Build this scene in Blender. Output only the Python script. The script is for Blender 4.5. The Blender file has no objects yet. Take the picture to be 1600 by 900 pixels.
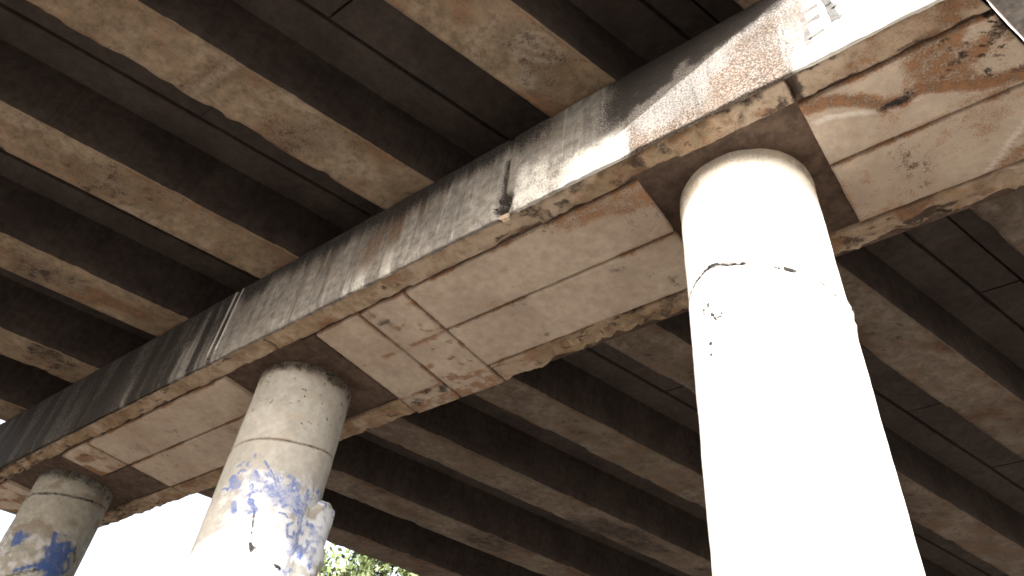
import bpy, math, random
import numpy as np
from mathutils import Matrix, Vector

random.seed(4)
SC = bpy.context.scene
COL = SC.collection
R = math.radians

# ------------------------------------------------------------------ camera
Z0 = 6.2                                   # height of the cap soffit above the ground
TK = math.tan(R(17.159))                   # skew of the deck against the pier cap
cam_d = bpy.data.cameras.new('camera')
cam_d.sensor_width = 36.0
cam_d.lens = 36.0 * 1171.93 / 1600.0
cam_d.clip_start = 0.05
cam_d.clip_end = 6000
cam = bpy.data.objects.new('camera', cam_d)
COL.objects.link(cam)
rt = Vector((0.80122539, 0.59086483, 0.09442786))
dn = Vector((-0.35075474, 0.59163951, -0.72590206))
fw = Vector((-0.48477725, 0.54849015, 0.68128524))
M = Matrix.Identity(4)
for i in range(3):
    M[i][0] = rt[i]; M[i][1] = -dn[i]; M[i][2] = -fw[i]
M[0][3], M[1][3], M[2][3] = 1.135, -3.218, -4.582 + Z0
cam.matrix_world = M
SC.camera = cam

# ------------------------------------------------------------------ sky, sun, exposure
SUN_AZ, SLOPE = R(-68.0), 0.48             # sun stands low, in front of the cap and beyond the deck edge
shx, shy = math.cos(SUN_AZ), math.sin(SUN_AZ)
SUN_EL = math.atan(SLOPE * (shx - shy * TK))
world = bpy.data.worlds.new('World')
SC.world = world
world.use_nodes = True
wn = world.node_tree
wn.nodes.clear()
wo = wn.nodes.new('ShaderNodeOutputWorld')
wb = wn.nodes.new('ShaderNodeBackground')
ws = wn.nodes.new('ShaderNodeTexSky')
ws.sky_type = 'NISHITA'
ws.sun_disc = False
ws.sun_elevation = SUN_EL
ws.sun_rotation = math.pi / 2 - SUN_AZ
ws.dust_density = 4.0
wb.inputs['Strength'].default_value = 0.15
hz_ = wn.nodes.new('ShaderNodeHueSaturation')          # thin white haze all over the sky
hz_.inputs['Saturation'].default_value = 0.45
wn.links.new(ws.outputs[0], hz_.inputs['Color'])
wn.links.new(hz_.outputs[0], wb.inputs['Color'])
wn.links.new(wb.outputs[0], wo.inputs['Surface'])
sun_d = bpy.data.lights.new('sun', 'SUN')
sun_d.energy = 3.3
sun_d.angle = R(0.5)
sun_d.color = (1.0, 0.965, 0.92)
sun = bpy.data.objects.new('sun', sun_d)
COL.objects.link(sun)
sdir = Vector((shx * math.cos(SUN_EL), shy * math.cos(SUN_EL), math.sin(SUN_EL)))
sun.rotation_euler = sdir.to_track_quat('Z', 'Y').to_euler()
sun.location = sdir * 60
SC.view_settings.view_transform = 'Standard'
SC.view_settings.look = 'None'
SC.view_settings.exposure = 2.2
SC.view_settings.gamma = 1.0
SC.view_settings.use_curve_mapping = False
SC.render.engine = 'CYCLES'
SC.cycles.max_bounces = 10
SC.cycles.diffuse_bounces = 7
SC.cycles.filter_width = 1.7

# ------------------------------------------------------------------ helpers
def _h(i, j, k):
    n = (i * 374761393 + j * 668265263 + k * 2147483647 + 1013904223) & 0xFFFFFFFF
    n = ((n ^ (n >> 13)) * 1274126177) & 0xFFFFFFFF
    return ((n ^ (n >> 16)) & 0xFFFF) / 65535.0

def vn(x, y, z=0.0):
    x, y, z = np.broadcast_arrays(np.asarray(x, float), np.asarray(y, float), np.asarray(z, float))
    xi, yi, zi = np.floor(x).astype(np.int64), np.floor(y).astype(np.int64), np.floor(z).astype(np.int64)
    fx, fy, fz = x - xi, y - yi, z - zi
    fx = fx * fx * (3 - 2 * fx); fy = fy * fy * (3 - 2 * fy); fz = fz * fz * (3 - 2 * fz)
    o = 0
    for a in (0, 1):
        for b in (0, 1):
            for c in (0, 1):
                o = o + _h(xi + a, yi + b, zi + c) * (fx if a else 1 - fx) * (fy if b else 1 - fy) * (fz if c else 1 - fz)
    return o

def fbm(x, y, z=0.0, s=1.0, o=4):
    t, a, tot = 0, 1.0, 0
    for k in range(o):
        t = t + a * vn(np.asarray(x) * s + 17.3 * k, np.asarray(y) * s + 5.1 * k, np.asarray(z) * s + 9.7 * k)
        tot += a; a *= 0.5; s *= 2.03
    return t / tot

def ss(a, b, x):
    t = np.clip((np.asarray(x, float) - a) / (b - a), 0, 1)
    return t * t * (3 - 2 * t)

def seg_d(px, py, pts):
    d = np.full(np.shape(px), 1e9)
    for (ax, ay), (bx, by) in zip(pts[:-1], pts[1:]):
        vx, vy = bx - ax, by - ay
        t = np.clip(((px - ax) * vx + (py - ay) * vy) / (vx * vx + vy * vy + 1e-12), 0, 1)
        d = np.minimum(d, np.hypot(px - ax - t * vx, py - ay - t * vy))
    return d

def blob(px, py, cx, cy, rx, ry, n, soft=0.5):
    return ss(1.0 + soft, 1.0 - soft, np.hypot((px - cx) / rx, (py - cy) / ry) + (n - .5) * 1.4)

def make(name, verts, faces, mat, parent=None, mask=None, smooth=True, loc=None, mat2=None, idx=None):
    me = bpy.data.meshes.new(name)
    v = np.asarray(verts, float)
    if loc is not None:
        v = v - np.asarray(loc)
    me.from_pydata(v.tolist(), [], [list(map(int, f)) for f in faces])
    if mask is None:
        mask = np.zeros((len(v), 4))
    if True:
        at = me.color_attributes.new('mask', 'FLOAT_COLOR', 'POINT')
        at.data.foreach_set('color', np.clip(mask, 0, 1).astype(np.float32).ravel())
    if smooth:
        me.polygons.foreach_set('use_smooth', [True] * len(me.polygons))
    me.materials.append(mat)
    if mat2 is not None:
        me.materials.append(mat2)
        me.polygons.foreach_set('material_index', idx)
    me.update()
    o = bpy.data.objects.new(name, me)
    COL.objects.link(o)
    if parent is not None:
        o.parent = parent
    elif loc is not None:
        o.location = loc
    return o

def empty(name, loc):
    o = bpy.data.objects.new(name, None)
    o.empty_display_size = 0.2
    o.location = loc
    COL.objects.link(o)
    return o

def tag(o, label=None, cat=None, group=None, kind=None):
    for k, v in (('label', label), ('category', cat), ('group', group), ('kind', kind)):
        if v:
            o[k] = v
    return o

def gridfaces(nr, nc, wrap=False, flip=False, base=0):
    f = []
    m = nc if wrap else nc - 1
    for i in range(nr - 1):
        for j in range(m):
            a, b = base + i * nc + j, base + i * nc + (j + 1) % nc
            c, d = b + nc, a + nc
            f.append((a, d, c, b) if flip else (a, b, c, d))
    return f

# ------------------------------------------------------------------ materials
def material(name, c1, c2, rust=(.20, .10, .045), soot_shade=(.018, .017, .017), pale=(.62, .60, .56),
             paint=(.03, .07, .30), rough=.92, scale=1.0, speck=.35, bump=.35, brown=.35, streak=0.0, fine=0.0):
    m = bpy.data.materials.new(name)
    m.use_nodes = True
    nt = m.node_tree
    nt.nodes.clear()
    N = nt.nodes.new
    L = nt.links.new
    out = N('ShaderNodeOutputMaterial')
    bs = N('ShaderNodeBsdfPrincipled')
    bs.inputs['Roughness'].default_value = rough
    bs.inputs['Specular IOR Level'].default_value = .2
    L(bs.outputs[0], out.inputs['Surface'])
    geo = N('ShaderNodeNewGeometry')

    def noise(sc, det=5, ro=.6, vec=None):
        n = N('ShaderNodeTexNoise')
        n.inputs['Scale'].default_value = sc * scale
        n.inputs['Detail'].default_value = det
        n.inputs['Roughness'].default_value = ro
        L(vec or geo.outputs['Position'], n.inputs['Vector'])
        return n.outputs['Fac']

    def ramp(src, a, b, lo=0.0, hi=1.0):
        r = N('ShaderNodeMapRange')
        r.interpolation_type = 'SMOOTHSTEP'
        r.inputs['From Min'].default_value = a
        r.inputs['From Max'].default_value = b
        r.inputs['To Min'].default_value = lo
        r.inputs['To Max'].default_value = hi
        L(src, r.inputs['Value'])
        return r.outputs[0]

    def math_(op, a, b):
        n = N('ShaderNodeMath')
        n.operation = op
        for i, q in enumerate((a, b)):
            if isinstance(q, (int, float)):
                n.inputs[i].default_value = q
            else:
                L(q, n.inputs[i])
        return n.outputs[0]

    def mix(fac, a, b, mode='MIX'):
        n = N('ShaderNodeMix')
        n.data_type = 'RGBA'
        n.blend_type = mode
        if isinstance(fac, (int, float)):
            n.inputs[0].default_value = fac
        else:
            L(fac, n.inputs[0])
        for i, q in ((6, a), (7, b)):
            if isinstance(q, tuple):
                n.inputs[i].default_value = (*q, 1)
            else:
                L(q, n.inputs[i])
        return n.outputs[2]

    n1, n2, n3 = noise(1.4, 6, .6), noise(11, 8, .7), noise(70, 3, .6)
    n4 = noise(2.7, 7, .68)
    col = mix(ramp(n1, .38, .62), c1, c2)
    col = mix(math_('MULTIPLY', ramp(n4, .52, .70), brown), col, rust)
    if streak:
        mp = N('ShaderNodeMapping')
        mp.inputs['Scale'].default_value = (1, 1, .045)
        L(geo.outputs['Position'], mp.inputs['Vector'])
        s1 = noise(16, 5, .65, mp.outputs[0])
        col = mix(math_('MULTIPLY', ramp(s1, .50, .66), streak), col, tuple(x * .32 for x in c1))
        s2 = noise(27, 4, .6, mp.outputs[0])
        col = mix(math_('MULTIPLY', ramp(s2, .56, .70), streak * .6), col, pale)
    sp = math_('MULTIPLY', ramp(n2, .3, .7, -speck, speck), 1.0)
    g = math_('ADD', sp, 1.0)
    gn = N('ShaderNodeCombineColor')
    for i in range(3):
        L(g, gn.inputs[i])
    col = mix(1.0, col, gn.outputs[0], 'MULTIPLY')
    at = N('ShaderNodeAttribute')
    at.attribute_name = 'mask'
    sepc = N('ShaderNodeSeparateColor')
    L(at.outputs['Color'], sepc.inputs[0])
    jit = math_('ADD', ramp(n2, .25, .75, -.38 * (1 - fine), .38 * (1 - fine)), ramp(n3, .3, .7, -.16 * (1 + fine), .16 * (1 + fine)))

    def masked(ch, colr, c, hard=.22):
        v = math_('ADD', ch, math_('MULTIPLY', jit, ramp(ch, 0.0, .25)))
        return mix(ramp(v, .5 - hard, .5 + hard), c, colr)
    col = masked(sepc.outputs[2], pale, col, .48)
    col = masked(sepc.outputs[0], mix(ramp(n2, .35, .65), tuple(x * .6 for x in rust), tuple(min(1, x * 1.35) for x in rust)), col, .4)
    col = masked(sepc.outputs[1], soot_shade, col, .4)
    if paint:
        col = mix(ramp(math_('ADD', at.outputs['Alpha'], math_('MULTIPLY', jit, ramp(at.outputs['Alpha'], 0, .4, 0, .7))), .15, .95), col, paint)
    L(col, bs.inputs['Base Color'])
    bp = N('ShaderNodeBump')
    bp.inputs['Strength'].default_value = bump
    bp.inputs['Distance'].default_value = .012
    L(math_('ADD', math_('MULTIPLY', n2, .7), math_('MULTIPLY', n3, .3)), bp.inputs['Height'])
    L(bp.outputs[0], bs.inputs['Normal'])
    return m

M_FACE = material('cap_face_concrete', (.165, .158, .15), (.215, .205, .193), rust=(.10, .066, .045), soot_shade=(.022, .019, .018), pale=(.56, .56, .54), streak=.42, brown=.45, bump=.5, fine=.55)
M_PANEL = material('cap_soffit_concrete', (.365, .302, .246), (.43, .365, .302), rust=(.185, .10, .055), pale=(.54, .50, .46), brown=.25, speck=.13, bump=.4)
M_LEDGE = material('rough_ledge_concrete', (.265, .197, .132), (.31, .24, .168), rust=(.165, .095, .055), soot_shade=(.06, .045, .035), pale=(.37, .30, .235), brown=.45, speck=.3, bump=.9)
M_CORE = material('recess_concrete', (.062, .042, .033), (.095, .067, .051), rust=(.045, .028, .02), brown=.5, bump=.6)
M_GIRD = material('girder_concrete', (.175, .133, .093), (.225, .176, .127), rust=(.145, .085, .052), soot_shade=(.045, .034, .028), pale=(.285, .245, .20), brown=.5, speck=.3, bump=.6)
M_GIRD2 = material('far_girder_concrete', (.105, .083, .066), (.138, .112, .09), rust=(.09, .056, .039), soot_shade=(.034, .027, .024), pale=(.17, .147, .126), brown=.5, speck=.3, bump=.6)
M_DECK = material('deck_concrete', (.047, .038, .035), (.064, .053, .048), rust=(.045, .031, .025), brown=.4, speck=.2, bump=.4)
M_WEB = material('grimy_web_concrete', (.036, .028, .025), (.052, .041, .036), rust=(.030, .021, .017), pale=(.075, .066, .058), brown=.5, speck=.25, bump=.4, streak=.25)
M_EDGE = material('overhang_concrete', (.33, .325, .32), (.38, .375, .37), brown=.15)
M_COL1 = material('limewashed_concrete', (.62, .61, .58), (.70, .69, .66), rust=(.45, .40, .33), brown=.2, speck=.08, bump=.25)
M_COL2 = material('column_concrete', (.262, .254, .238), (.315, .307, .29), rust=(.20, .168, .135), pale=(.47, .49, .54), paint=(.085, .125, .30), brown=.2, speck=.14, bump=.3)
M_COL3 = material('far_column_concrete', (.165, .158, .138), (.205, .198, .175), rust=(.115, .092, .07), pale=(.28, .285, .30), paint=(.03, .06, .17), brown=.3, speck=.2, bump=.3)
M_GREY = material('grey_paint', (.085, .085, .085), (.125, .122, .12), brown=.1)
M_RUBBER = material('bearing_rubber', (.03, .03, .03), (.045, .042, .04), brown=.1)
M_EARTH = material('dry_earth', (.16, .132, .106), (.205, .175, .143), rust=(.13, .098, .07), brown=.5, scale=.5, speck=.25)
M_BARK = material('bark', (.16, .12, .085), (.22, .17, .12), brown=.4, scale=2)

def leaf_mat():
    m = bpy.data.materials.new('leaf')
    m.use_nodes = True
    nt = m.node_tree
    bs = nt.nodes['Principled BSDF']
    n = nt.nodes.new('ShaderNodeTexNoise')
    n.inputs['Scale'].default_value = 1.3
    n.inputs['Detail'].default_value = 5
    g = nt.nodes.new('ShaderNodeNewGeometry')
    nt.links.new(g.outputs['Position'], n.inputs['Vector'])
    r = nt.nodes.new('ShaderNodeValToRGB')
    r.color_ramp.elements[0].position = .35
    r.color_ramp.elements[0].color = (.07, .10, .035, 1)
    r.color_ramp.elements[1].position = .65
    r.color_ramp.elements[1].color = (.13, .16, .065, 1)
    nt.links.new(n.outputs['Fac'], r.inputs['Fac'])
    nt.links.new(r.outputs[0], bs.inputs['Base Color'])
    bs.inputs['Roughness'].default_value = .6
    return m
M_LEAF = leaf_mat()

# ------------------------------------------------------------------ the setting: ground
def build_ground():
    rr = np.concatenate([np.linspace(0, 40, 60), np.geomspace(45, 3000, 24)])
    na = 96
    th = np.linspace(0, 2 * np.pi, na, endpoint=False)
    x = rr[:, None] * np.cos(th)[None, :]
    y = rr[:, None] * np.sin(th)[None, :]
    z = (fbm(x, y, 0, .5, 4) - .5) * .10 * ss(3000, 60, rr)[:, None] - .05
    v = np.stack([x, y, z], -1).reshape(-1, 3)
    o = make('ground', v, gridfaces(len(rr), na, wrap=True, flip=True), M_EARTH)
    tag(o, kind='structure')
build_ground()

# ------------------------------------------------------------------ pier cap
YF, YB, YC, YL, YR = -.273, 1.593, .629, .003, 1.279      # front, back, middle seam, inner edges of the two ledges
HC = 1.061                                                # cap depth
GE, GW = 1.82, -11.9                                      # skewed ends of the cap
COLX = (0.0, -5.12, -10.015)
CY = .66
cap = empty('pier_cap', (-5.0, CY, Z0))
tag(cap, 'long stained concrete pier cap beam running over the three round columns', 'beam')
CAPL = Vector(cap.location)

def part(name, v, f, mat, parent, mask=None, smooth=True):
    return make(name, v, f, mat, parent, mask, smooth, loc=tuple(parent.matrix_world.translation) if False else tuple(parent.location))

def cap_core():
    RC = .05
    # front face
    nx, nz = 640, 50
    u = np.linspace(0, 1, nx)
    zz = np.concatenate([[.012], np.linspace(-.006, HC, nz - 1)])
    X = (GW + YF * TK) + u * (GE - GW)
    XX, ZZ = np.meshgrid(X, zz)
    st = fbm(XX * 11, ZZ * .8, 3.1, 1, 4)
    dy = (st - .5) * .012 + (fbm(XX, ZZ, 7.7, 9, 3) - .5) * .008
    # vertical pour joints and a broken pocket beside the left one
    for jx, w, dp in ((-1.70, .020, .03), (-.95, .006, .012), (-5.66, .02, .03), (-8.4, .012, .02)):
        dy = dy + dp * np.exp(-((XX - jx - .02 * (fbm(ZZ, ZZ * 0, jx, 6) - .5)) / w) ** 2)
    dy = dy + .10 * blob(XX, ZZ, -1.69, .12, .07, .13, fbm(XX, ZZ, 1, 14, 3), .35)
    dy = dy + .035 * blob(XX, ZZ, -1.2, .17, .05, .03, fbm(XX, ZZ, 2, 20, 3), .4)
    dy = dy + .016 * ss(.06, .0, ZZ + (fbm(XX, ZZ * 0, 4, 7, 3) - .5) * .08)
    dy[0] = .055
    YY = YF + dy
    global FACE
    FACE = (X, zz, YY)
    v = np.stack([XX, YY, ZZ + Z0], -1).reshape(-1, 3)
    mask = np.zeros((nz, nx, 4))
    nA, nB = fbm(XX, ZZ, 11, 3.2, 5), fbm(XX * 6, ZZ * .5, 12, 1, 4)
    nC = fbm(XX, ZZ, 14, 34, 2)
    brown = .75 * ss(.42, .66, nB) * ss(-6.2, -4.0, XX) * ss(-1.4, -1.9, XX) * ss(.15, .6, ZZ + nA * .4)
    brown = np.maximum(brown, .35 * ss(.40, .65, nA) * ss(-1.8, -1.5, XX) * ss(-.5, -.9, XX) * ss(.45, .75, ZZ))
    brown = np.maximum(brown, (.2 + .4 * ss(.35, .65, nA)) * ss(-.75, -.45, XX) * ss(.9, .7, XX + .1 * nA))
    soot_shade = 1.0 * ss(.24, .38, nA + .35 * (ZZ - .55) + .12 * (nC - .5)) * ss(-.95, -.55, XX + .3 * (nA - .5)) * ss(1.35, .9, XX - .15 * ZZ) * ss(.38, .58, ZZ - .34 * (XX + .3) + .2 * (nA - .5))  # black stain that also paints in the deck's shade, sloped along its shadow edge
    soot_shade = np.maximum(soot_shade, (.30 + .16 * nC + .2 * (nB - .5)) * ss(-.66, -.5, XX + .1 * (nA - .5)))
    topl = ss(.62, 1.0, ZZ + .5 * (nB - .5)) * ss(-.9, -1.5, XX)
    soot_shade = np.maximum(soot_shade, .8 * topl)
    soot_shade = np.maximum(soot_shade, (.72 + .26 * ss(.4, .6, nB)) * ss(-5.5, -5.75, XX + .03 * np.sin(ZZ * 9)) * ss(.22, .48, nB + .3 * ss(-5.5, -9, XX)))
    soot_shade = np.maximum(soot_shade, .9 * np.exp(-((XX + 1.70) / .035) ** 2) * ss(.3, .55, fbm(ZZ, XX, 3, 5)))
    soot_shade = np.maximum(soot_shade, blob(XX, ZZ, -1.69, .13, .08, .13, nC, .4))
    pale = .9 * ss(.70, .80, XX - .30 * ZZ + .22 * (nA - .5) + .1 * (nC - .5)) * ss(.0, .2, XX)
    pale = np.maximum(pale, .8 * ss(-1.25, -1.0, XX + .2 * (nA - .5)) * ss(-.46, -.54, XX + .05 * (nC - .5)) * ss(.45, .2, ZZ))  # sunlit triangle at the foot of the face, painted in as a paler tone
    pale = np.maximum(pale, .55 * ss(.5, .68, nB) * ss(-4.2, -3.4, XX) * ss(-.5, -1.3, XX) * ss(.75, .35, ZZ))
    for jx in (-5.60, -5.72):                             # two thin lime runs
        pale = np.maximum(pale, .95 * np.exp(-((XX - jx - .16 * (ZZ - .5) * 0) / .018) ** 2) * ss(.04, .2, ZZ))
        soot_shade = soot_shade * (1 - .9 * np.exp(-((XX - jx) / .022) ** 2))
    soot_shade = soot_shade * (1 - .9 * ss(.72, .8, XX - .30 * ZZ + .22 * (nA - .5)))
    brown = brown * (1 - ss(.72, .8, XX - .30 * ZZ + .22 * (nA - .5)))
    mask[..., 0], mask[..., 1], mask[..., 2] = brown, soot_shade, pale
    # green-grey algae on the sunlit stretch reads through the paint channel
    global FACE_OBJ
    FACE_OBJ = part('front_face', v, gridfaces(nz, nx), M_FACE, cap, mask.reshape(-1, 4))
    # remaining shell: soffit core, back, top and the two skewed ends
    yf, yb = YF + .06, YB - .012
    c = []
    for z in (RC, HC):
        for (g, y) in ((GW + .01, yf), (GE, yf), (GE, yb), (GW + .01, yb)):
            c.append((g + y * TK, y, z + Z0))
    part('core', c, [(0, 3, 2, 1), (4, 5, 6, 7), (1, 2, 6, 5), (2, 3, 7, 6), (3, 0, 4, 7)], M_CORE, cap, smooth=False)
    # pale end faces
    for g, nm in ((GE + .004, 1), (GW + .004, -1)):
        y = np.linspace(YF + .004, YB - .01, 40)
        z = np.linspace(.002, HC - .01, 24)
        Y2, Z2 = np.meshgrid(y, z)
        X2 = g + Y2 * TK + nm * ((fbm(Y2, Z2, 5, 8, 3) - .5) * .012 + .012 + .03 - .05 * ss(0, HC, Z2))
        v = np.stack([X2, Y2, Z2 + Z0], -1).reshape(-1, 3)
        part('end_face', v, gridfaces(24, 40, flip=(nm < 0)), M_EDGE, cap)
cap_core()

def slab(name, xa, xb, y0, y1, mat, res=.025, jit=.006, und=.004, rim=.006, top=.05, zlow=0.0, spall=None, maskf=None, skew_a=False, skew_b=False):
    """a proud piece of the soffit: wavy underside, uneven arrises, sides running up into the core"""
    L_ = abs((xb if not callable(xb) else 0) - xa)
    nx = max(6, int(L_ / res)); ny = max(5, int((y1 - y0) / res))
    V, U = np.meshgrid(np.linspace(0, 1, ny), np.linspace(0, 1, nx), indexing='ij')
    Y = y0 + V * (y1 - y0)
    A = xa + (Y * TK if skew_a else 0)
    B = xb + (Y * TK + .036 if skew_b else 0)
    X = A + U * (B - A)
    ex = np.minimum(U * (B - A), (1 - U) * (B - A)); ey = np.minimum(Y - y0, y1 - Y)
    Xn = X + (1 - 2 * U) * jit * 2 * np.exp(-ex / .03) * fbm(Y, Y * 0, xa, 14, 3)
    Yn = Y + (1 - 2 * V) * jit * 2 * np.exp(-ey / .03) * fbm(X, X * 0, y0, 11, 3)
    e = np.minimum(ex, ey)
    Z = zlow + (fbm(X, Y, 2.2, 3, 4) - .5) * und * 2 + rim * np.exp(-e / .012)
    if spall is not None:
        s, dys = spall(X, Y, V)
        Z = Z + s
        Yn = Yn + dys
    v = np.stack([Xn, Yn, np.minimum(Z, top - .004) + Z0], -1).reshape(-1, 3)
    f = gridfaces(ny, nx, flip=True)
    # skirt
    rimi = [j for j in range(nx)] + [i * nx + nx - 1 for i in range(1, ny)] + [(ny - 1) * nx + j for j in range(nx - 2, -1, -1)] + [i * nx for i in range(ny - 2, 0, -1)]
    base = len(v)
    up = v[rimi].copy(); up[:, 2] = Z0 + top + .006
    v = np.vstack([v, up])
    n = len(rimi)
    for k in range(n):
        a, b = rimi[k], rimi[(k + 1) % n]
        f.append((a, b, base + (k + 1) % n, base + k))
    mask = None
    if maskf is not None:
        mk = maskf(X, Y).reshape(-1, 4)
        mask = np.vstack([mk, mk[rimi]])
    return part(name, v, f, mat, cap, mask)

def panel_mask(X, Y):
    m = np.zeros(X.shape + (4,))
    n, n2 = fbm(X, Y, 21, 5, 5), fbm(X, Y, 22, 22, 3)
    rust = np.zeros_like(X); soot_shade = np.zeros_like(X); pale = np.zeros_like(X)
    wave = [(.60, .05), (.81, .08), (1.01, .19), (1.13, .32), (1.23, .33), (1.36, .30), (1.5, .38), (1.71, .49), (1.95, .56)]
    d = seg_d(X, Y, wave)
    rust = np.maximum(rust, .85 * ss(.10, .02, d + .07 * (n - .5)))
    up = Y - np.interp(X, [p[0] for p in wave], [p[1] for p in wave])     # towards the front of the wavy line
    rust = np.maximum(rust, .74 * ss(1.22, 1.42, X + .25 * (n - .5)) * ss(.06, -.05, up + .12 * (n2 - .5)) * ss(.36, .50, n + .12 * (n2 - .5)))
    rust = np.maximum(rust, .7 * ss(1.5, 1.75, X) * ss(.3, .1, up) * ss(.4, .6, n))
    soot_shade = np.maximum(soot_shade, .7 * ss(1.35, 1.6, X) * ss(.05, -.1, up) * ss(.56, .66, n2))
    soot_shade = np.maximum(soot_shade, .75 * ss(.05, .015, seg_d(X, Y, [(1.10, .33), (1.20, .34), (1.30, .31)]) + .04 * (n2 - .5)))
    pale = np.maximum(pale, .8 * ss(.035, .008, seg_d(X, Y, [(.70, .20), (.82, .22), (.98, .29), (1.18, .385), (1.34, .365)]) + .02 * (n2 - .5)))
    # peeled corner ahead of the near column
    rust = np.maximum(rust, .62 * ss(.24, .06, Y + .12 * (n - .5) - .16 * ss(-1.6, -.5, X)) * ss(-1.7, -1.2, X) * ss(.8, .5, X))
    lim = np.interp(X, [1.40, 1.52, 1.68, 1.83, 2.2], [1.40, 1.30, 1.14, .98, .70])
    rust = np.maximum(rust, .6 * ss(-.01, .03, Y - lim + .08 * (n - .5)) * ss(.25, .45, n2))
    pale = np.maximum(pale, .7 * ss(.035, .01, np.abs(Y - lim + .03)) * ss(1.35, 1.5, X))
    # seams bleed a little rust
    for sy in (YC, YL, YR):
        rust = np.maximum(rust, .85 * np.exp(-(np.abs(Y - sy) / .03) ** 1.2) * ss(.30, .58, n))
    for sx in (-3.039, -3.631, -8.58):
        rust = np.maximum(rust, .85 * np.exp(-(np.abs(X - sx) / .03) ** 1.2) * ss(.30, .58, n))
    rust = np.maximum(rust, .34 * ss(.48, .74, fbm(X, Y, 33, 1.7, 5)))
    soot_shade = np.maximum(soot_shade, .26 * ss(.52, .75, fbm(X, Y, 34, 2.6, 5)))
    rust = np.maximum(rust, .6 * ss(.60, .70, fbm(X, Y, 31, 9, 3)) * ss(-2.9, -3.2, X) * ss(-3.75, -3.5, X))
    rust = np.maximum(rust, .75 * ss(-8.0, -9.2, X) * ss(.42, .62, n))
    for sx, sy, r in ((-2.22, 1.16, .03), (-3.57, 1.19, .03), (-3.9, 1.30, .06), (-4.12, 1.40, .07), (-3.7, 1.36, .06), (-6.75, 1.02, .035), (-3.5, .22, .05), (-4.45, .1, .05)):
        soot_shade = np.maximum(soot_shade, .62 * blob(X, Y, sx, sy, r * 1.3, r * .9, n2, .8))
    m[..., 0], m[..., 1], m[..., 2] = rust, soot_shade, pale
    return m

def ledge_mask(X, Y):
    m = np.zeros(X.shape + (4,))
    n, n2 = fbm(X, Y, 41, 6, 5), fbm(X * .6, Y * 2, 42, 16, 3)
    m[..., 0] = .5 * ss(.42, .70, n) + .35 * ss(.45, .70, fbm(X, Y, 33, 1.7, 5))
    m[..., 1] = .75 * ss(.62, .74, n2) * ss(.45, .6, fbm(X, Y, 43, 2.4, 3)) + .5 * ss(.03, .0, Y - YF) * ss(-2.4, -1.2, X) + .7 * ss(-8.6, -10.4, X) * ss(.4, .6, n2)
    m[..., 2] = .7 * ss(.42, .66, fbm(X, Y, 44, 2.2, 5))
    m[..., 2] = np.maximum(m[..., 2], .62 * ss(.6, .8, X) * ss(.25, .5, n))
    m[..., 1] = np.maximum(m[..., 1], .7 * np.exp(-np.abs(Y - YL) / .03) * ss(.45, .62, n2) * ss(-1.9, -1.4, X))
    m[..., 1] = np.maximum(m[..., 1], .6 * ss(.5, .66, fbm(X, Y, 47, 10, 4)) * ss(-1.9, -1.4, X) * ss(.9, .6, X))
    blk = np.zeros_like(X)
    for st in ([(.88, 1.50), (.99, 1.56)], [(.88, 1.57), (1.0, 1.49)], [(1.03, 1.545), (1.10, 1.47), (1.16, 1.50), (1.10, 1.56), (1.24, 1.55)], [(.95, 1.46), (1.12, 1.43), (1.28, 1.46)]):
        blk = np.maximum(blk, ss(.040, .018, seg_d(X, Y, st)))
    m[..., 1] = np.maximum(m[..., 1], .95 * blk)
    blk = ss(.05, .015, seg_d(X, Y, [(.68, -.26), (.70, -.12), (.66, .0)]) + .03 * (n2 - .5))
    m[..., 1] = np.maximum(m[..., 1], .85 * blk)
    return m

def spall_front(X, Y, V):
    n = fbm(X, Y, 51, 7, 5)
    k = .35 + .65 * ss(-2.2, -1.5, X) * ss(.9, .5, X) + .4 * ss(-6.5, -8.5, X)
    s = k * .065 * ss(.47, .66, n) + k * .05 * ss(.06, .0, Y - YF) * ss(.35, .6, fbm(X, X * 0, 52, 5, 4))
    return s, .02 * k * (1 - V) * fbm(X, X * 0, 53, 8, 4)

def spall_back(X, Y, V):
    n = fbm(X, Y, 61, 8, 5)
    k = .22 + .9 * ss(-2.6, -2.1, X) * ss(-.4, -.7, X) + 1.0 * ss(.3, .7, X)
    s = k * .065 * ss(.42, .60, n) + k * .06 * ss(.10, .0, YB - Y) * ss(.35, .6, fbm(X, X * 0, 62, 6, 4))
    return s, -.15 * V * np.minimum(k, .8) * fbm(X, X * 0, 63, 5, 5)

G_ = .0115                                                  # half the width of a seam
# the two ledges along the edges, in lengths between the cross joints
for xa, xb, sa, sb in ((GW, -9.0, True, False), (-9.0, -4.78, False, False), (-4.78, .68, False, False), (.68, GE, False, True)):
    slab('front_ledge', xa + G_ * (not sa), xb - G_ * (not sb), YF + .030, YL - G_, M_LEDGE, .022, .010, .006, .008, .052, -.004, spall_front, ledge_mask, sa, sb)
for xa, xb, sa, sb in ((GW, -8.55, True, False), (-8.55, -4.26, False, False), (-3.039, .30, False, False), (.30, GE, False, True)):
    slab('back_ledge', xa + G_ * (not sa), xb - G_ * (not sb), YR + G_, YB, M_LEDGE, .022, .010, .006, .008, .052, -.004, spall_back, ledge_mask, sa, sb)
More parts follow.
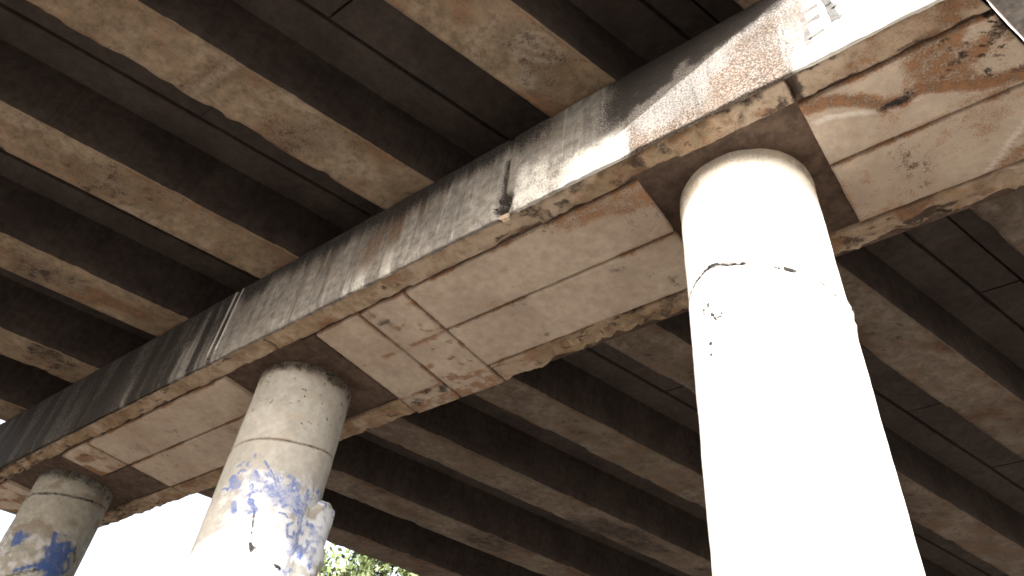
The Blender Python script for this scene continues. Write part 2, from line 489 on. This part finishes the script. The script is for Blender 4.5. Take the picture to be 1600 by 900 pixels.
# soffit panels in two lanes, cross panels beside the middle column
for xa, xb, sb in ((.640, GE, True), (-3.039, -.580, False), (-8.58, -5.72, False)):
    for y0, y1 in ((YL, YC), (YC, YR)):
        slab('soffit_panel', xa + G_, xb - G_ * (not sb), y0 + G_, y1 - G_, M_PANEL, .022, .005, .003, .005, .05, 0, None, panel_mask, False, sb)
for xa, xb in ((-3.631, -3.039), (-4.261, -3.631)):
    slab('soffit_panel', xa + G_, xb - G_, YL + G_, YB - .004, M_PANEL, .022, .007, .003, .005, .05, 0, None, panel_mask)
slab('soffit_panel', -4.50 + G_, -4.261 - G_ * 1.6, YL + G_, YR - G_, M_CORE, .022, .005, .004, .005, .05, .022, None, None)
slab('soffit_panel', -9.25 + G_, -8.58 - G_, YL + G_, YC - G_, M_PANEL, .03, .005, .003, .005, .05, .0, None, panel_mask)
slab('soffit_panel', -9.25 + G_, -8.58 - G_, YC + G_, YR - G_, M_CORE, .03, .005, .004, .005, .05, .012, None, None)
slab('soffit_panel', GW, -10.75, YL + G_, YC - G_, M_PANEL, .03, .005, .003, .005, .05, .0, None, panel_mask, True)
slab('soffit_panel', GW, -10.75, YC + G_, YR - G_, M_PANEL, .03, .005, .003, .005, .05, .0, None, panel_mask, True)

def strokes(name, polys, w, mat, parent, y):
    """flat painted strokes on the front face"""
    v, f = [], []
    def fy(x, z):
        i, j = np.searchsorted(FACE[0], x), 1 + np.searchsorted(FACE[1][1:], z)
        return float(FACE[2][j - 2:j + 3, i - 3:i + 4].min()) - .003
    for (ax, az), (bx, bz) in polys:
        dx, dz = bx - ax, bz - az
        l = math.hypot(dx, dz); nx_, nz_ = -dz / l * w / 2, dx / l * w / 2
        b = len(v); n = 7
        for i in range(n + 1):
            t = i / n
            k = .75 + .5 * random.random()
            x, z = ax + dx * t, az + dz * t
            v += [(x - nx_ * k, fy(x, z), z - nz_ * k + Z0), (x + nx_ * k, fy(x, z), z + nz_ * k + Z0)]
        for i in range(n):
            q = b + 2 * i
            f.append((q, q + 2, q + 3, q + 1))
    return part(name, v, f, mat, parent, smooth=False)
ym = YF - .012
mk = strokes('painted_letter', [((.885, .60), (.875, .18)), ((.885, .58), (1.00, .60)), ((.885, .44), (.99, .45)), ((.875, .24), (.985, .27))], .045, M_GREY, cap, ym)
mk2 = strokes('painted_letter', [((1.06, .66), (1.07, .30)), ((1.06, .52), (1.10, .44)), ((1.045, .34), (1.11, .30))], .05, M_GREY, cap, ym)
for q in (mk, mk2):
    q.parent = FACE_OBJ                                    # painted on that face

# ------------------------------------------------------------------ columns
def column(cx, label, mat, zj, lumps, maskf, na=200, dz=.016, ztop=.056):
    root = empty('bridge_column', (cx, CY, 0))
    tag(root, label, 'column', 'round columns under the pier cap')
    th = np.linspace(0, 2 * np.pi, na, endpoint=False)
    deg = (np.degrees(th) + 180) % 360 - 180
    zjt = np.interp(deg, [-180, -113, -75, -46, -20, 45, 180], zj)     # construction joint, not quite level
    def shell(nm, za, zb, r0, zlist, jtop):
        t = np.linspace(0, 1, zlist)[:, None]
        Zf = za[None, :] + (zb - za)[None, :] * t
        T = np.broadcast_to(th[None, :], Zf.shape)
        a, b = np.cos(T) * .5, np.sin(T) * .5
        rr = r0 + (fbm(a + cx, b, Zf, 3.5, 4) - .5) * .012 + (fbm(a + cx, b, Zf, 16, 3) - .5) * .004
        dj = np.abs(Zf - zjt[None, :])
        rag = fbm(a + cx, b, Zf * 0, 7, 4)
        rr = rr - (.004 + .03 * ss(.5, .66, rag)) * np.exp(-(dj / .014) ** 2)
        rr = rr + .009 * ss(-.07, -.01, Zf + .05 * (rag - .5)) * fbm(a + cx, b, Zf, 9, 3)
        for (ld, lz, lw, lh, lp) in lumps:
            dd = (np.degrees(T) - ld + 180) % 360 - 180
            rr = rr + lp * np.exp(-(dd / lw) ** 2 - ((Zf - lz) / lh) ** 2) * (.4 + 1.2 * fbm(a, b, Zf, 20, 3))
        v = np.stack([cx + rr * np.cos(T), CY + rr * np.sin(T), Zf + Z0], -1).reshape(-1, 3)
        DD = (np.degrees(T) + 180) % 360 - 180
        m = maskf(np.radians(DD) * .5, Zf, rag, dj).reshape(-1, 4)
        make(nm, v, gridfaces(zlist, na, wrap=True, flip=True), mat, root, m, loc=(cx, CY, 0))
    top = np.full(na, ztop)
    bot = np.full(na, -Z0 - .05)
    mid = np.full(na, -3.6)
    shell('upper_lift', top, zjt + .002, .5, int(1.2 / dz), False)
    shell('lower_lift', zjt - .002, mid, .5035, int(2.6 / dz), True)
    shell('base_lift', mid, bot, .5035, 60, True)
    return root

def marks(u, z, sets):
    o = np.zeros_like(u)
    for pts, w in sets:
        o = np.maximum(o, ss(w, w * .45, seg_d(u, z, pts)))
    return o
def rd(d):
    return math.radians(d) * .5

def mask1(u, z, rag, dj):
    m = np.zeros(u.shape + (4,))
    n = fbm(u, z, 71, 16, 3)
    s = ss(.028, .006, dj) * (.46 + .54 * ss(.42, .56, rag))
    mm = marks(u, z, [([(rd(-121), -1.345), (rd(-122), -1.28), (rd(-119), -1.31), (rd(-116), -1.275), (rd(-115), -1.34)], .014),
                      ([(rd(-113), -1.38), (rd(-110), -1.44), (rd(-105), -1.44), (rd(-102), -1.38)], .014),
                      ([(rd(-118), -1.585), (rd(-117), -1.60)], .020), ([(rd(-118.5), -1.67), (rd(-118), -1.68)], .018),
                      ([(rd(-112), -.97), (rd(-103), -1.00)], .020), ([(rd(-55), -1.165), (rd(-40), -1.235)], .013), ([(rd(-20), -1.29), (rd(-17), -1.295)], .018)])
    m[..., 1] = np.maximum(s, mm)
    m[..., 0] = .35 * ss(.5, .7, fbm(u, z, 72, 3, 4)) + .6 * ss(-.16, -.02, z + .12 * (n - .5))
    return m

def mask2(u, z, rag, dj):
    m = np.zeros(u.shape + (4,))
    n, n2 = fbm(u, z, 81, 7, 5), fbm(u, z, 82, 26, 3)
    m[..., 1] = .6 * ss(.014, .005, dj) + .85 * marks(u, z, [([(rd(-34), -1.93), (rd(-31), -1.99), (rd(-29), -1.96)], .028), ([(rd(-4), -2.04), (rd(3), -2.05)], .022), ([(rd(-42), -1.62), (rd(-36), -1.85)], .012)])
    m[..., 1] = np.maximum(m[..., 1], .7 * ss(.72, .8, n2) * ss(-.9, -.5, z))
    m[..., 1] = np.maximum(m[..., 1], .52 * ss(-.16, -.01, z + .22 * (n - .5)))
    m[..., 0] = .75 * ss(-.20, -.02, z + .25 * (n - .5)) + .3 * ss(.50, .70, n) * ss(-1.2, -.9, z) + .5 * ss(.03, .01, dj)
    low = ss(-1.10, -1.36, z + .25 * (n - .5))
    m[..., 2] = .85 * low * ss(rd(-95), rd(-45), u + .4 * (n - .5)) * ss(.30, .5, n + .12)  # bluish-white paint, with the cool shade of the right side put into the colour
    blue = .62 * ss(.40, .62, n2 * .6 + n * .4) * ss(.20, .05, np.abs(z + 1.30 - .10 * u)) * ss(rd(-90), rd(-70), u)
    blue = np.maximum(blue, .60 * ss(.36, .60, n) * low * ss(rd(-20), rd(20), u))  # blue paint and sky-blue shade together, painted on the side turned from the sun
    blue = np.maximum(blue, .60 * ss(.16, .04, seg_d(u, z, [(rd(-30), -1.42), (rd(5), -1.44), (rd(35), -1.60), (rd(45), -2.2)]) + .12 * (n2 - .5)))
    blue = np.maximum(blue, .70 * marks(u, z, [([(rd(2), -1.62), (rd(-4), -1.67), (rd(0), -1.76), (rd(8), -1.74), (rd(7), -1.69)], .022),
                                              ([(rd(15), -1.64), (rd(11), -1.70), (rd(16), -1.77), (rd(22), -1.71), (rd(17), -1.64)], .022),
                                              ([(rd(-66), -1.58), (rd(-62), -1.66)], .045), ([(rd(-50), -1.56), (rd(-40), -1.62), (rd(-46), -1.66)], .03),
                                              ([(rd(-80), -1.32), (rd(-70), -1.40)], .07)]))
    rs = random.Random(11)
    scr = []
    for _ in range(34):
        x0, z0 = rd(rs.uniform(-82, 42)), rs.uniform(-1.62, -1.18)
        pts = [(x0, z0)]
        for _k in range(rs.randint(2, 4)):
            pts.append((pts[-1][0] + rs.uniform(-.06, .07), pts[-1][1] + rs.uniform(-.07, .07)))
        scr.append((pts, rs.uniform(.012, .022)))
    blue = np.maximum(blue, .72 * marks(u, z, scr) * ss(.25, .45, n2))
    m[..., 3] = blue
    return m

def mask3(u, z, rag, dj):
    m = np.zeros(u.shape + (4,))
    n, n2 = fbm(u, z, 91, 5, 5), fbm(u, z, 92, 18, 3)
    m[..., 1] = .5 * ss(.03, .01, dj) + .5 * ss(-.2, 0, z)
    m[..., 0] = .6 * ss(.5, .66, n)
    low = ss(-.62, -.80, z + .25 * (n - .5))
    m[..., 2] = .7 * low * ss(.42, .58, n2 * .5 + n * .5)
    b = .9 * blob(u, z, rd(2), -1.08, .17, .26, n2, .4)
    b = np.maximum(b, .8 * blob(u, z, rd(-60), -.95, .12, .12, n2, .4))
    b = np.maximum(b, .8 * marks(u, z, [([(rd(-40), -1.35), (rd(-10), -1.18), (rd(25), -.85)], .04), ([(rd(20), -1.0), (rd(32), -1.1), (rd(24), -1.2), (rd(14), -1.1), (rd(20), -1.0)], .03), ([(rd(-15), -.80), (rd(-10), -.95), (rd(5), -.86)], .04)]))
    m[..., 3] = b * ss(.25, .5, n2 + .25)
    m[..., 1] = np.maximum(m[..., 1], .7 * marks(u, z, [([(rd(-48), -1.45), (rd(-15), -1.28), (rd(8), -1.12)], .03), ([(rd(22), -.86), (rd(36), -1.0)], .03)]))
    return m

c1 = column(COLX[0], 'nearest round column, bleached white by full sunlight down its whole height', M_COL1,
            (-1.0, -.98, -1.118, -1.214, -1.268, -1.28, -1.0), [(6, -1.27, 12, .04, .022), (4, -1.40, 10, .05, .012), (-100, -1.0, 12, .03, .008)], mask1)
c2 = column(COLX[1], 'middle round column with faint blue scrawls and a ragged mortar jacket on one side', M_COL2,
            (-.8, -.93, -.90, -.89, -.87, -.73, -.8), [], mask2, na=300, dz=.011)
c3 = column(COLX[2], 'farthest round column at the lower left with deep blue graffiti', M_COL3,
            (-.2, -.33, -.31, -.30, -.28, -.18, -.2), [], mask3, na=140, dz=.025)

def jacket():
    """broken mortar jacket clinging to the sheltered side of the middle column"""
    na, nz = 70, 90
    th = np.radians(np.linspace(14, 118, na)); z = np.linspace(-1.40, -3.4, nz)
    T, Zg = np.meshgrid(th, z)
    a, b = np.cos(T) * .5, np.sin(T) * .5
    top = -1.20 + .10 * (fbm(T * 3, T * 0, 1.5, 2, 4) - .5) - .20 * ss(R(42), R(16), T)
    Zn = top + (Zg + 1.40) / (-2.0) * (-3.4 - top)
    edge = np.minimum(np.minimum((T - R(14)) * .5, (R(118) - T) * .5), (top - Zn) * 1.6)
    side = ss(R(16), R(58), T)
    th_ = (.006 + .155 * side) * (.75 + .5 * fbm(a, b, Zn, 4.5, 4))
    rr = .500 + th_ * ss(0, .035, edge + .05 * (fbm(a, b, Zn, 15, 3) - .5)) + (fbm(a, b, Zn, 14, 4) - .5) * .016 * ss(0, .05, edge)
    v = np.stack([COLX[1] + rr * np.cos(T), CY + rr * np.sin(T), Zn + Z0], -1).reshape(-1, 3)
    m = np.zeros(T.shape + (4,))
    n, n2 = fbm(a, b, Zn, 5, 5), fbm(a, b, Zn, 20, 3)
    m[..., 2] = .9 * ss(.36, .5, n)
    m[..., 3] = .75 * ss(.46, .60, n2 * .6 + n * .4) * ss(R(70), R(20), T)
    m[..., 1] = .5 * ss(.62, .75, n2)
    o = make('mortar_jacket', v, gridfaces(nz, na, flip=True), M_COL2, c2, m.reshape(-1, 4), loc=(COLX[1], CY, 0))
    tag(o, 'ragged blue-white mortar jacket')
jacket()

# ------------------------------------------------------------------ girders
ZG, ZD = 1.111, 1.85                                       # underside of the girders, underside of their top flanges
HW, FW = .338, .40                                         # half width of a stem, overhang of the top flange

def girder(gc, y0, y1, label, cat_group, marksf=None, seed=0, hw=HW, mat=None, flange_out=FW, flange_in=FW):
    yb = y0 + .35 if abs(y0 - CY) < 1 else y1 - .35
    root = empty('bridge_girder', (gc + yb * TK, yb, Z0 + ZG))
    tag(root, label, 'girder', cat_group)
    loc = tuple(root.location)
    ny = int((y1 - y0) / .05)
    y = np.linspace(y0, y1, ny)
    ch = .016
    ofs = [-hw - .004, -hw - .003, -hw - .002, -hw - .001, -hw, -hw + ch] + list(np.linspace(-hw + .05, hw - .05, 14)) + [hw - ch, hw, hw + .001, hw + .002, hw + .003, hw + .004]
    hz = [ZD + .02, ZD - .15, ZG + .38, ZG + .15, ZG + ch, ZG] + [ZG] * 14 + [ZG, ZG + ch, ZG + .15, ZG + .38, ZD - .15, ZD + .02]
    O, Yg = np.meshgrid(ofs, y); Hh = np.broadcast_to(np.array(hz)[None, :], O.shape).copy()
    sgn = np.sign(O)
    near = ss(hw - .06, hw - .01, np.abs(O)) * (Hh < ZG + .05)
    n = fbm(Yg, O + seed * 3.1, seed, 5, 4)
    chip = ss(.55, .75, fbm(Yg, sgn * 5 + seed, seed, 4, 4)) * near
    Hh = Hh + (n - .5) * .006 + chip * .025
    O2 = O + (fbm(Yg, Hh * 2, seed + 2, 4, 3) - .5) * .014 - sgn * chip * .012
    X = gc + O2 + Yg * TK
    v = np.stack([X, Yg, Hh + Z0], -1).reshape(-1, 3)
    nc = len(ofs)
    f = gridfaces(ny, nc, flip=False)
    f.append(list(range(nc))[::-1]); f.append([(ny - 1) * nc + j for j in range(nc)])
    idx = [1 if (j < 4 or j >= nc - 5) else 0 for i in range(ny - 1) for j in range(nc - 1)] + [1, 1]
    m = np.zeros(O.shape + (4,))
    web = (np.array(hz) > ZG + .01)[None, :] & np.ones(O.shape, bool)
    ra, sa_ = .25 + .45 * _h(seed, 7, 1), .15 + .35 * _h(seed, 3, 2)
    nb, ns = fbm(Yg, O * 1.3, seed + 5, 2.6, 5), fbm(Yg, O, seed + 9, 14, 3)
    m[..., 0] = np.where(web, 0, ra * 1.3 * ss(.40, .74, nb) + .30 * ss(hw - .07, hw, np.abs(O)))
    m[..., 1] = np.where(web, 0, .30 * ss(.55, .75, ns) + sa_ * 1.3 * ss(.50, .76, fbm(Yg, O, seed + 3, 1.2, 4)))
    m[..., 2] = np.where(web, 0, .42 * ss(.45, .75, fbm(Yg, O, seed + 13, 3.3, 4)))
    if marksf:
        marksf(m, O, Yg, web, ns)
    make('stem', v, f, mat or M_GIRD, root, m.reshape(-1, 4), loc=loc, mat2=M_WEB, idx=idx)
    # top flange
    a, b = -hw - flange_in, hw + flange_out
    t0, t1 = ZD, ZD + .10
    nyf = int((y1 - y0) / .25)
    yy = np.linspace(y0, y1, nyf)
    vv = []
    for k, q in enumerate(yy):
        w1, w2 = [(float(vn(q * 3, seed, i)) - .5) * .014 for i in (1, 2)]
        for o_, z_ in ((a + w1, t1), (a + w1, t0 + .01), (a + .01 + w1, t0), (b - .01 + w2, t0), (b + w2, t0 + .01), (b + w2, t1)):
            vv.append((gc + o_ + q * TK, q, z_ + Z0))
    ff = gridfaces(nyf, 6, wrap=True)
    ff.append([5, 4, 3, 2, 1, 0]); ff.append([(nyf - 1) * 6 + j for j in range(6)])
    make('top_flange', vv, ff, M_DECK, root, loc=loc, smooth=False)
    # rubber bearing on the cap
    bx, by, bw = gc + yb * TK, yb, .2
    bv = [(bx + sx * bw, by + sy * .13, Z0 + z_) for z_ in (HC + .0, ZG - .003) for sx, sy in ((-1, -1), (1, -1), (1, 1), (-1, 1))]
    make('bearing_pad', bv, [(0, 3, 2, 1), (4, 5, 6, 7), (0, 1, 5, 4), (1, 2, 6, 5), (2, 3, 7, 6), (3, 0, 4, 7)], M_RUBBER, root, loc=loc, smooth=False)
    return root

def marks_first(m, O, Y, web, ns):                        # whorled lime stains near the end of the topmost girder
    u, w = O, Y
    ok = ~web
    st = [[(.16 + .13 * math.cos(t), -.86 + .17 * math.sin(t)) for t in np.linspace(0, 6.3, 14)], [(.16 + .05 * math.cos(t), -.88 + .07 * math.sin(t)) for t in np.linspace(0, 6.3, 8)], [(-.02, -.95), (-.08, -.80), (-.10, -.66)]]
    for s in st:
        m[..., 2] = np.where(ok, np.maximum(m[..., 2], .8 * ss(.045, .015, seg_d(u, w, s) + .03 * (ns - .5))), m[..., 2])
    m[..., 1] = np.where(ok, np.maximum(m[..., 1], .40 * ss(.30, .1, seg_d(u, w, [(.12, -1.0), (.10, -.75), (-.02, -.66)]) + .2 * (ns - .5))), m[..., 1])
    m[..., 2] = np.where(ok, np.maximum(m[..., 2], .9 * blob(u, w, -.18, -.66, .07, .08, ns, .4)), m[..., 2])

def marks_second(m, O, Y, web, ns):                       # one cross drip on the next girder
    ok = ~web
    for yy in (-2.28, -2.14):
        d = np.abs(Y - yy - .10 * (O - .2)) + .05 * (ns - .5)
        m[..., 1] = np.where(ok, np.maximum(m[..., 1], .42 * ss(.06, .01, d)), m[..., 1])
    m[..., 2] = np.where(ok, np.maximum(m[..., 2], .5 * ss(.10, .02, np.abs(Y + 2.21) + .10 * (ns - .5))), m[..., 2])

GLEFT, GRIGHT = 'girders on the near side of the pier cap', 'girders on the far side of the pier cap'
left = [(.912, 'outermost near-side girder, dark, reaching the cap above its sunlit face', None),
        (-.89, 'near-side pale girder at top centre with whorled stains at its end', marks_first),
        (-2.95, 'near-side long pale girder from the top left corner with a cross drip', marks_second),
        (-4.95, 'near-side reddish girder, third down the left edge of the view', None),
        (-7.03, 'near-side girder fourth down the left edge, thinner than those above', None),
        (-9.11, 'near-side girder fifth down the left edge, short stretch in view', None),
        (-11.15, 'near-side girder deepest in shadow above the far end of the cap', None)]
for i, (gc, lb, mf) in enumerate(left):
    girder(gc, -15.0, .42, lb, GLEFT, mf, seed=i + 1, flange_out=(.30 if i == 0 else FW))
right = [(.93, 'far-side girder in the right corner behind the blackened cap edge', None),
         (-1.02, 'far-side broad brown girder emerging right of the sunlit column', None),
         (-3.03, 'far-side girder crossing behind the sunlit column at half its height', None),
         (-5.10, 'far-side pale girder starting right beside the cross panels of the cap', None),
         (-7.06, 'far-side girder starting just right of the middle column', None),
         (-9.20, 'far-side girder emerging from behind the mortar jacket of the middle column', None),
         (-11.16, 'far-side edge girder lowest in view, above the green tree', None)]
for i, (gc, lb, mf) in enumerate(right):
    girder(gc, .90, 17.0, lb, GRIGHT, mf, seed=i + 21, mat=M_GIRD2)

# ------------------------------------------------------------------ deck
deck_v = []
g0, g1 = -12.35, 2.42
for z in (ZD + .085, ZD + .30):
    for y in (-15.2, 17.2):
        for g in (g0, g1):
            deck_v.append((g + y * TK, y, z + Z0))
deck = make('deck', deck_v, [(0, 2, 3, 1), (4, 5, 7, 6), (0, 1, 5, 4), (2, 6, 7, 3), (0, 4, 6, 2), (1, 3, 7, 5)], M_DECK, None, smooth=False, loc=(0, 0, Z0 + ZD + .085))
tag(deck, kind='structure')
DL = tuple(deck.location)

def deck_panel(name, ga, gb, y0, y1, z0, mat, seed, gap=.012):
    ny, ng = 12, 6
    Yg, Gg = np.meshgrid(np.linspace(y0 + gap, y1 - gap, ny), np.linspace(ga, gb, ng), indexing='ij')
    Zg = z0 + (fbm(Yg, Gg, seed, 2, 3) - .5) * .008 + (float(vn(seed * 1.7, 3)) - .5) * .012
    v = np.stack([Gg + Yg * TK, Yg, Zg + Z0], -1).reshape(-1, 3)
    f = gridfaces(ny, ng)
    rim = list(range(ng)) + [i * ng + ng - 1 for i in range(1, ny)] + [(ny - 1) * ng + j for j in range(ng - 2, -1, -1)] + [i * ng for i in range(ny - 2, 0, -1)]
    up = v[rim].copy(); up[:, 2] = Z0 + ZD + .09
    b = len(v); n = len(rim)
    v = np.vstack([v, up])
    f += [(rim[k], b + k, b + (k + 1) % n, rim[(k + 1) % n]) for k in range(n)]
    make(name, v, f, mat, deck, loc=DL, smooth=False)

sd = 0
for cent, ys in (([q[0] for q in left], [-15.1, -14.06, -12.03, -10.0, -7.97, -5.94, -3.93, -1.88, .44]), ([q[0] for q in right], [.88, 2.80, 4.85, 6.88, 8.90, 10.9, 12.9, 14.9, 17.1])):
    for a, b in zip(cent[1:], cent[:-1]):
        for y0, y1 in zip(ys[:-1], ys[1:]):
            sd += 1
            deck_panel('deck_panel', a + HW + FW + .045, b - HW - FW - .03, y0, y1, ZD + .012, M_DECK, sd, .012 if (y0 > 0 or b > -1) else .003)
for y0, y1 in zip(np.linspace(-15.1, 17.1, 9)[:-1], np.linspace(-15.1, 17.1, 9)[1:]):
    sd += 1
    deck_panel('overhang_slab', .93 + HW + FW + .03, g1 - .01, y0, y1, ZD + .0, M_EDGE, sd)
    deck_panel('overhang_slab', g0 + .01, -11.16 - HW - FW - .03, y0, y1, ZD + .0, M_EDGE, sd + 40)

# ------------------------------------------------------------------ trees beyond the bridge
def tree(x, y, h, rad, label, seed, nleaf=9000):
    rng = np.random.default_rng(seed)
    root = empty('leafy_tree', (x, y, 0))
    tag(root, label, 'tree', 'trees beyond the bridge')
    v, f = [], []
    def limb(p, q, ra, rb, n=8):
        p, q = np.array(p, float), np.array(q, float)
        d = q - p; d /= np.linalg.norm(d)
        s = np.cross(d, (.3, .9, .2)); s /= np.linalg.norm(s); t = np.cross(d, s)
        b = len(v); m = 6
        for i in range(m):
            u = i / (m - 1)
            c = p + (q - p) * u + rng.normal(0, ra * .35, 3) * (0 < i < m - 1)
            r_ = ra + (rb - ra) * u
            for k in range(n):
                a = 2 * math.pi * k / n
                v.append(tuple(c + r_ * (math.cos(a) * s + math.sin(a) * t)))
        f.extend(gridfaces(m, n, wrap=True, base=b))
    fork = (0, 0, h * .42)
    limb((0, 0, -.3), fork, h * .028, h * .019)
    tips = []
    for k in range(7):
        a = 2 * math.pi * k / 7 + rng.uniform(-.3, .3)
        rr = rad * rng.uniform(.35, .7)
        q = (rr * math.cos(a), rr * math.sin(a), h * rng.uniform(.6, .88))
        limb(fork, q, h * .014, h * .004); tips.append(q)
    limb(fork, (0, 0, h * .92), h * .016, h * .004); tips.append((0, 0, h * .9))
    make('trunk', np.array(v), f, M_BARK, root)
    cl = []
    for tpt in tips:
        for _ in range(9):
            cl.append(np.array(tpt) + rng.normal(0, rad * .26, 3))
    cl = np.array(cl)
    pick = rng.integers(0, len(cl), nleaf)
    dirs = rng.normal(0, 1, (nleaf, 3)); dirs /= np.linalg.norm(dirs, axis=1)[:, None]
    c = cl[pick] + dirs * (rad * .17 * rng.uniform(.3, 1.15, nleaf)[:, None])
    a1 = rng.normal(0, 1, (nleaf, 3)); a1 /= np.linalg.norm(a1, axis=1)[:, None]
    a2 = np.cross(a1, rng.normal(0, 1, (nleaf, 3))); a2 /= np.linalg.norm(a2, axis=1)[:, None]
    L1, L2 = rng.uniform(.10, .19, nleaf)[:, None], rng.uniform(.05, .09, nleaf)[:, None]
    quad = np.stack([c - a1 * L1, c + a2 * L2, c + a1 * L1, c - a2 * L2], 1).reshape(-1, 3)
    make('crown', quad, np.arange(nleaf * 4).reshape(-1, 4), M_LEAF, root, smooth=False)
ca, sa = 1.135, -3.218
tree(ca + 24 * math.cos(R(138.5)), sa + 24 * math.sin(R(138.5)), 13.0, 3.9, 'sunlit green tree showing below the far deck edge, right of the middle column', 5, 11000)
tree(ca + 27 * math.cos(R(126)), sa + 27 * math.sin(R(126)), 12.0, 4.0, 'second green tree mostly hidden behind the far-side girders', 6, 8000)
